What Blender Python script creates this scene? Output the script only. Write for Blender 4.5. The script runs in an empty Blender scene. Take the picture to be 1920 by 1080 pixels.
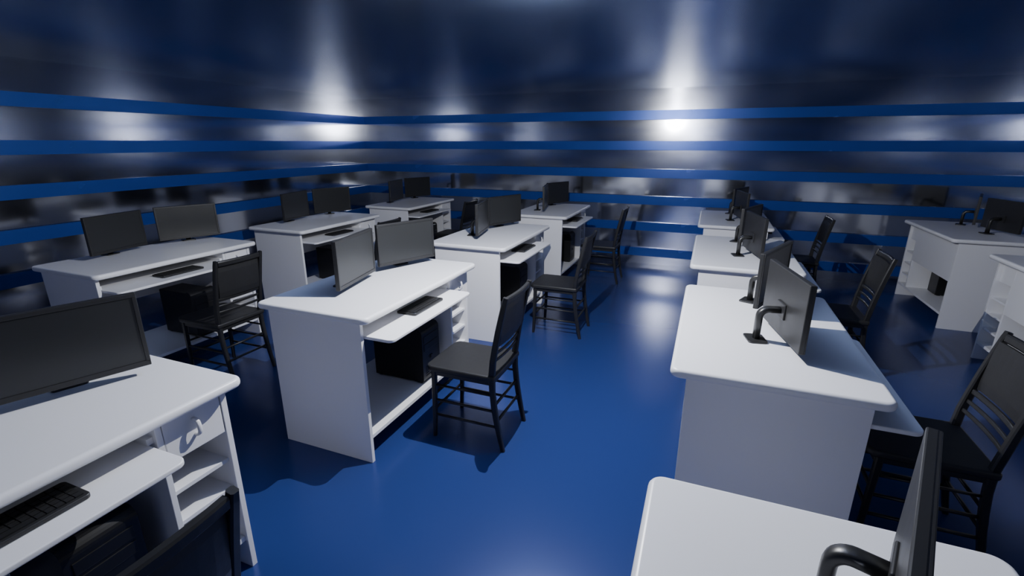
import bpy, bmesh, math, random
from mathutils import Vector, Matrix
random.seed(3)
scn=bpy.context.scene
col=scn.collection

# ------------------------------------------------------------ materials
def mat(name, base, rough=.5, metal=0., spec=.5, noise=None, bump=None, coat=0.):
    m=bpy.data.materials.new(name); m.use_nodes=True
    nt=m.node_tree; b=nt.nodes["Principled BSDF"]
    b.inputs["Base Color"].default_value=(*base,1); b.inputs["Roughness"].default_value=rough
    b.inputs["Metallic"].default_value=metal; b.inputs["Specular IOR Level"].default_value=spec
    b.inputs["Coat Weight"].default_value=coat
    tc=nt.nodes.new("ShaderNodeTexCoord")
    if noise:   # (scale vec, lo, hi) roughness variation
        mp=nt.nodes.new("ShaderNodeMapping"); mp.inputs["Scale"].default_value=noise[0]
        n=nt.nodes.new("ShaderNodeTexNoise"); n.inputs["Scale"].default_value=1; n.inputs["Detail"].default_value=3
        r=nt.nodes.new("ShaderNodeMapRange"); r.inputs["To Min"].default_value=noise[1]; r.inputs["To Max"].default_value=noise[2]
        nt.links.new(tc.outputs["Object"],mp.inputs["Vector"]); nt.links.new(mp.outputs[0],n.inputs["Vector"])
        nt.links.new(n.outputs["Fac"],r.inputs["Value"]); nt.links.new(r.outputs[0],b.inputs["Roughness"])
    if bump:
        mp=nt.nodes.new("ShaderNodeMapping"); mp.inputs["Scale"].default_value=bump[0]
        n=nt.nodes.new("ShaderNodeTexNoise"); n.inputs["Scale"].default_value=1; n.inputs["Detail"].default_value=2
        bp=nt.nodes.new("ShaderNodeBump"); bp.inputs["Strength"].default_value=bump[1]; bp.inputs["Distance"].default_value=bump[2]
        nt.links.new(tc.outputs["Object"],mp.inputs["Vector"]); nt.links.new(mp.outputs[0],n.inputs["Vector"])
        nt.links.new(n.outputs["Fac"],bp.inputs["Height"]); nt.links.new(bp.outputs[0],b.inputs["Normal"])
    return m
M_WHITE=mat("white_laminate",(.80,.80,.82),noise=((60,60,60),.33,.35))
M_FLOOR=mat("blue_gloss_floor",(.026,.050,.195),metal=.28,noise=((2,2,2),.23,.27))
M_WALL=mat("brushed_metal_wall",(.60,.62,.68),metal=1.,noise=((1.2,1.2,9),.09,.14))
M_CEIL=mat("brushed_metal_ceiling",(.23,.30,.50),metal=1.,noise=((1.5,1.5,1.5),.19,.24))
M_BAND=mat("blue_band",(.022,.080,.38),metal=.3,noise=((3,3,3),.22,.3))
M_BLACK=mat("black_plastic",(.018,.018,.019),noise=((20,20,20),.38,.46))
M_SCREEN=mat("dark_screen",(.022,.023,.024),noise=((8,8,8),.28,.34))
M_METAL=mat("dark_stand_metal",(.05,.05,.05),metal=.6,noise=((9,9,9),.3,.4))
M_CHAIR=mat("black_lacquered_wood",(.014,.014,.015),noise=((14,14,40),.34,.44))
M_SEAT=mat("black_leather",(.016,.016,.017),noise=((30,30,30),.40,.5),bump=((90,90,90),.15,.002))
M_KEY=mat("black_keycaps",(.010,.010,.011),noise=((40,40,40),.45,.55))
M_TOWER=mat("black_tower_shell",(.006,.006,.007),noise=((12,12,12),.35,.45))

# ------------------------------------------------------------ helpers
def add_box(bm,lo,hi,mi=0,bev=0.,seg=2):
    r=bmesh.ops.create_cube(bm,size=1)
    vs=r['verts']
    for v in vs:
        v.co=Vector([lo[i]+(v.co[i]+.5)*(hi[i]-lo[i]) for i in range(3)])
    fs=set(f for v in vs for f in v.link_faces)
    for f in fs: f.material_index=mi
    if bev>0:
        es=list(set(e for v in vs for e in v.link_edges))
        rb=bmesh.ops.bevel(bm,geom=es,offset=bev,segments=seg,profile=.5,affect='EDGES')
        for f in rb['faces']: f.material_index=mi
def add_slab(bm,x0,x1,y0,y1,z0,z1,r,mi=0,bev=.008,n=8,rr=None):
    """rounded-corner slab with a rounded edge profile; rr=(r for x0y0,x1y0,x1y1,x0y1)"""
    rr=rr or (r,r,r,r)
    cs=[(x0,y0,rr[0],180),(x1,y0,rr[1],270),(x1,y1,rr[2],0),(x0,y1,rr[3],90)]
    def outline(ins):
        pts=[]
        for cx,cy,rad,a0 in cs:
            ox=cx+(rad if cx==x0 else -rad); oy=cy+(rad if cy==y0 else -rad)
            q=rad-ins
            if q<0.0005:   # small corner: keep a mitred point
                ox=cx+(ins if cx==x0 else -ins); oy=cy+(ins if cy==y0 else -ins); q=0.0004
            for i in range(n+1):
                a=math.radians(a0+90*i/n); pts.append((ox+q*math.cos(a),oy+q*math.sin(a)))
        return pts
    b=min(bev,(z1-z0)*.49); prof=[]; K=4
    for i in range(K+1):
        a=math.pi/2*i/K; prof.append((b*(1-math.sin(a)),z0+b*(1-math.cos(a))))
    for i in range(K+1):
        a=math.pi/2*i/K; prof.append((b*(1-math.cos(a)),z1-b*(1-math.sin(a))))
    rings=[[bm.verts.new((p[0],p[1],z)) for p in outline(ins)] for ins,z in prof]
    N=len(rings[0])
    for a,c in zip(rings,rings[1:]):
        for i in range(N):
            h=bm.faces.new((a[i],a[(i+1)%N],c[(i+1)%N],c[i])); h.material_index=mi; h.smooth=True
    f=bm.faces.new(list(reversed(rings[0]))); g=bm.faces.new(rings[-1])
    f.material_index=mi; g.material_index=mi
def add_bar(bm,pts,w,d,up=Vector((0,1,0)),mi=0,round_=False,ws=None):
    """sweep a rectangular / rounded section along points; w along 'up', d along the other normal"""
    P=[Vector(p) for p in pts]; rings=[]
    for i,p in enumerate(P):
        t=(P[min(i+1,len(P)-1)]-P[max(i-1,0)]).normalized()
        u=(up-t*up.dot(t)).normalized(); v=t.cross(u)
        k=ws[i] if ws else 1
        if round_:
            ring=[]
            for j in range(12):
                a=2*math.pi*j/12
                c,s=math.cos(a),math.sin(a)
                ring.append(p+u*(w/2*k*math.copysign(abs(c)**.7,c))+v*(d/2*k*math.copysign(abs(s)**.7,s)))
        else:
            b=.18
            ring=[]
            for sx,sy in ((1,1),(-1,1),(-1,-1),(1,-1)):
                q=[(sx*(.5-b),sy*.5),(sx*.5,sy*(.5-b))]
                if sx*sy>0: q=q[::-1]
                for a,c in q: ring.append(p+u*(w*k*a)+v*(d*k*c))
        rings.append([bm.verts.new(c) for c in ring])
    n=len(rings[0])
    for a,b in zip(rings,rings[1:]):
        for j in range(n):
            f=bm.faces.new((a[j],a[(j+1)%n],b[(j+1)%n],b[j])); f.material_index=mi; f.smooth=round_
    f=bm.faces.new(list(reversed(rings[0]))); f.material_index=mi
    f=bm.faces.new(rings[-1]); f.material_index=mi
def finish(bm,name,mats):
    bmesh.ops.recalc_face_normals(bm,faces=bm.faces)
    me=bpy.data.meshes.new(name); bm.to_mesh(me); bm.free()
    for m in mats: me.materials.append(m)
    return me
def place(me,name,loc,rz=0):
    o=bpy.data.objects.new(name,me); col.objects.link(o)
    o.location=loc; o.rotation_euler=(0,0,rz); return o

# ------------------------------------------------------------ room
XL,XR,YF,YB,ZC=-4.81,3.35,-1.0,6.15,2.07
T=.12
def room_box(name,lo,hi,m):
    bm=bmesh.new(); c=[(lo[i]+hi[i])/2 for i in range(3)]
    add_box(bm,[lo[i]-c[i] for i in range(3)],[hi[i]-c[i] for i in range(3)])
    return place(finish(bm,name,[m]),name,c)
room_box("floor",(XL-T,YF-T,-T),(XR+T,YB+T,0),M_FLOOR)
room_box("ceiling",(XL-T,YF-T,ZC),(XR+T,YB+T,ZC+T),M_CEIL)
room_box("wall_back",(XL-T,YB,0),(XR+T,YB+T,ZC),M_WALL)
room_box("wall_front",(XL-T,YF-T,0),(XR+T,YF,ZC),M_WALL)
room_box("wall_left",(XL-T,YF,0),(XL,YB,ZC),M_WALL)
room_box("wall_right",(XR,YF,0),(XR+T,YB,ZC),M_WALL)
k=1
for z in (1.78,1.44,1.12,.80,.48,.16):
    h=.052; p=.035
    for lo,hi in (((XL,YB-p,z-h),(XR,YB,z+h)),((XL,YF,z-h),(XR,YF+p,z+h)),
                  ((XL,YF+p,z-h),(XL+p,YB-p,z+h)),((XR-p,YF+p,z-h),(XR,YB-p,z+h))):
        room_box("trim_%d"%k,lo,hi,M_BAND); k+=1

# ------------------------------------------------------------ desk (origin: front-near corner, front = +X)
L,D,Z=1.10,.640,.75
def desk_mesh():
    bm=bmesh.new()
    add_slab(bm,-D+.006,.006,-.006,L-.006,Z-.032,Z,.035,bev=.013)
    zt=Z-.0325; t=.02
    xf,xb=-.045,-D+.060
    y0,y1=.02,L-.045
    yd=.83
    add_box(bm,(xb,y0,0),(xf,y0+t,zt),bev=.0015)         # near end panel
    add_box(bm,(xb,y1-t,0),(xf,y1,zt),bev=.0015)         # far end panel
    add_box(bm,(xb,yd,.13),(xf,yd+.018,zt),bev=.0015)    # divider
    add_box(bm,(xb,y0+t,.115),(xf-.01,y1-t,.135),bev=.0015) # bottom shelf
    add_box(bm,(xb,y0+t,.40),(xb+.016,yd,zt),bev=.001)   # modesty panel
    for z in (.24,.35,.46):
        add_box(bm,(xb+.01,yd+.018,z-.014),(xf-.015,y1-t,z),bev=.001)
    # drawer
    add_box(bm,(xb+.02,yd+.022,.575),(xf-.02,y1-t-.004,zt-.012))
    add_box(bm,(xf-.02,yd+.021,.565),(xf-.002,y1-t-.003,zt-.004),bev=.002)
    yc=(yd+.018+y1-t)/2
    add_bar(bm,[(xf-.004,yc,.668),(xf+.010,yc,.667),(xf+.018,yc,.660),(xf+.021,yc,.648),(xf+.021,yc,.632),(xf+.017,yc,.621),(xf+.010,yc,.615),(xf-.004,yc,.614)],.013,.009,up=Vector((0,1,0)),round_=True)
    # keyboard tray with rails
    add_slab(bm,-.50,.102,.046,yd-.012,.632,.648,.02,bev=.004,rr=(.005,.03,.03,.005))
    add_box(bm,(-.50,.0405,.648),(-.06,.052,.668)); add_box(bm,(-.50,yd-.018,.648),(-.06,yd-.0005,.668))
    return finish(bm,"computer_desk",[M_WHITE])
DESK=desk_mesh()

# ------------------------------------------------------------ monitor (origin under the panel centre, screen faces +X)
def monitor_mesh():
    bm=bmesh.new(); W,z0,z1=.40,.030,.276
    add_box(bm,(-.010,-W/2,z0),(.008,W/2,z1),0,bev=.003)
    # bezel frame
    b=.013
    add_box(bm,(.006,-W/2+.001,z0+.001),(.012,W/2-.001,z0+b+.006),0,bev=.0015)
    add_box(bm,(.006,-W/2+.001,z1-b),(.012,W/2-.001,z1-.001),0,bev=.0015)
    add_box(bm,(.006,-W/2+.001,z0+b),(.012,-W/2+b,z1-b),0,bev=.0015)
    add_box(bm,(.006,W/2-b,z0+b),(.012,W/2-.001,z1-b),0,bev=.0015)
    add_box(bm,(.007,-W/2+b,z0+b+.005),(.0093,W/2-b,z1-b+.001),1)
    add_box(bm,(-.016,-.04,.095),(-.009,.04,.155),0,bev=.003)
    # curved neck
    pts=[(-.085,0,.006),(-.085,0,.085)]
    for i in range(1,9):
        a=math.radians(90*i/8); pts.append((-.085+.030*(1-math.cos(a)),0,.094+.030*math.sin(a)))
    pts.append((-.014,0,.124))
    add_bar(bm,pts,.034,.024,up=Vector((0,1,0)),mi=2,round_=True)
    add_slab(bm,-.122,-.052,-.045,.045,0,.007,.012,mi=2,bev=.002)
    return finish(bm,"computer_monitor",[M_BLACK,M_SCREEN,M_METAL])
MON=monitor_mesh()

def keyboard_mesh():
    bm=bmesh.new(); lx,ly=.115,.28
    add_slab(bm,-lx/2,lx/2,-ly/2,ly/2,0,.012,.012,bev=.003)
    cols,rows=14,5; py=(ly-.02)/cols; px=(lx-.02)/rows
    for i in range(cols):
        for j in range(rows):
            if j==rows-1 and 4<=i<=8: continue
            y=-ly/2+.01+i*py; x=-lx/2+.01+j*px
            add_box(bm,(x+.0012,y+.0012,.0115),(x+px-.0012,y+py-.0012,.0155),1)
    x=-lx/2+.01+(rows-1)*px; y=-ly/2+.01+4*py
    add_box(bm,(x+.0012,y+.0012,.0115),(x+px-.0012,y+5*py-.0012,.0155),1)
    return finish(bm,"keyboard",[M_BLACK,M_KEY])
KEY=keyboard_mesh()

def tower_mesh():
    bm=bmesh.new()
    add_box(bm,(-.15,-.088,.006),(.155,.088,.325),0,bev=.004)
    # rounded front fascia
    pts=[]
    for i in range(7):
        a=math.radians(90*i/6); pts.append((.155+.035*math.sin(a),.30+.034*math.cos(a)))
    prof=[(.145,.334)]+pts+[(.19,.02),(.178,.004),(.145,.004)]
    A=[bm.verts.new((x,-.093,z)) for x,z in prof]; B=[bm.verts.new((x,.093,z)) for x,z in prof]
    bm.faces.new(A); bm.faces.new(list(reversed(B)))
    n=len(prof)
    for i in range(n): bm.faces.new((A[i],B[i],B[(i+1)%n],A[(i+1)%n]))
    add_box(bm,(.186,-.075,.245),(.193,.075,.285),0,bev=.002)
    add_box(bm,(.186,-.075,.195),(.193,.075,.235),0,bev=.002)
    add_box(bm,(.188,-.012,.13),(.195,.012,.154),0,bev=.003)
    for i in range(5): add_box(bm,(.188,-.06,.035+i*.014),(.192,.06,.041+i*.014),0)
    for sx in (-.12,.13):
        for sy in (-.07,.07): add_box(bm,(sx-.012,sy-.01,0),(sx+.012,sy+.01,.008))
    return finish(bm,"computer_tower",[M_TOWER])
TOW=tower_mesh()

# ------------------------------------------------------------ chair (front faces -X)
def chair_mesh():
    bm=bmesh.new(); w=.024
    Y=.15; zs=.40
    # rear posts, gently bowed
    def px(z):
        if z<zs: return .20-.055*math.sin(z/zs*math.pi/2)
        return .145+.075*((z-zs)/.4)**1.3
    for s in (-1,1):
        pts=[(px(z),s*(Y+ (.006 if z>.4 else 0)),z) for z in (0,.08,.16,.24,.32,.40,.48,.56,.64,.72,.785,.81)]
        add_bar(bm,pts,w,w*1.15,ws=[.75,.85,.95,1,1,1.1,1.05,1,1,.95,.9,.8])
        add_bar(bm,[(-.185,s*Y,0),(-.18,s*Y,.1),(-.172,s*Y,zs-.02)],w,w,ws=[.75,.85,1.1])
    # seat
    add_box(bm,(-.19,-Y-.008,zs-.045),(.15,Y+.008,zs-.018),0,bev=.004)
    add_slab(bm,-.215,.165,-Y-.022,Y+.022,zs-.02,zs+.010,.03,mi=1,bev=.009,rr=(.04,.012,.012,.04))
    # side, front and back stretchers
    for s in (-1,1):
        for z in (.13,.215): add_bar(bm,[(-.178,s*Y,z),(px(z),s*Y,z)],.012,.014,up=Vector((0,0,1)),round_=True)
        for z in (.30,): add_bar(bm,[(-.176,s*Y,z),(px(z),s*Y,z)],.010,.012,up=Vector((0,0,1)),round_=True)
    for z in (.16,.245):
        add_bar(bm,[(-.178,-Y,z),(-.178,Y,z)],.012,.014,up=Vector((0,0,1)),round_=True)
        add_bar(bm,[(px(z),-Y,z),(px(z),Y,z)],.012,.014,up=Vector((0,0,1)),round_=True)
    # back : top rail, upholstered panel, slats
    def cur(z,th,h,mi=0,yy=Y-.008,rnd=False):
        pts=[]
        for i in range(9):
            y=-yy+2*yy*i/8; pts.append((px(z)+.010*(1-(y/yy)**2),y,z))
        add_bar(bm,pts,h,th,up=Vector((.12,0,1)).normalized(),mi=mi)
    cur(.790,.020,.032)
    cur(.675,.016,.200,1)
    cur(.562,.012,.020)
    cur(.520,.010,.014)
    cur(.480,.010,.014)
    return finish(bm,"wooden_chair",[M_CHAIR,M_SEAT])
CHAIR=chair_mesh()

# ------------------------------------------------------------ furniture grid
rows=[-.10,1.565,3.115,4.752]
#      desk front, monitors x, A dy, B dy, chair dx
cols={ 'L':(-3.18,-3.635,.41,.90,.335),'C':(-1.31,-1.665,.400,.86,.30),'R':(.58,.315,.400,.86,.28),'D':(2.46,2.27,.41,.86,.28)}
for c,(xf,xm,ya,yb,dc) in cols.items():
    for r,yn in enumerate(rows):
        o=-.045 if r==0 else 0
        if r==0 and c=='C': xf-=.033; xm-=.05
        place(DESK,"computer_desk",(xf,yn,0))
        place(MON,"computer_monitor",(xm,yn+ya+o,Z),math.radians(12))
        place(MON,"computer_monitor",(xm+.005,yn+yb+o,Z),math.radians(-20 if r==0 else -22))
        place(KEY,"keyboard",(xf-.03,yn+.49,.6485))
        place(TOW,"computer_tower",(xf-.285,yn+.67,.1355))
        place(CHAIR,"wooden_chair",(xf+dc,yn+.485,0))
        if r==0 and c=='C': xf+=.033; xm+=.05

# ------------------------------------------------------------ light
ld=bpy.data.lights.new("room_lamp",'POINT'); ld.energy=180; ld.shadow_soft_size=0.0; ld.color=(1,1,1)
lo=bpy.data.objects.new("room_lamp",ld); col.objects.link(lo); lo.location=(-.72,2.10,1.86)
w=bpy.data.worlds.new("world"); scn.world=w; w.use_nodes=True
w.node_tree.nodes["Background"].inputs[0].default_value=(.05,.05,.06,1)

# ------------------------------------------------------------ camera
cd=bpy.data.cameras.new("camera"); cam=bpy.data.objects.new("camera",cd); col.objects.link(cam)
cd.sensor_width=36; cd.lens=903.65/1920*36; cd.clip_start=.02
cam.location=(0,0,1.477); cam.rotation_euler=(math.pi/2-.2936,0,.3808)
scn.camera=cam
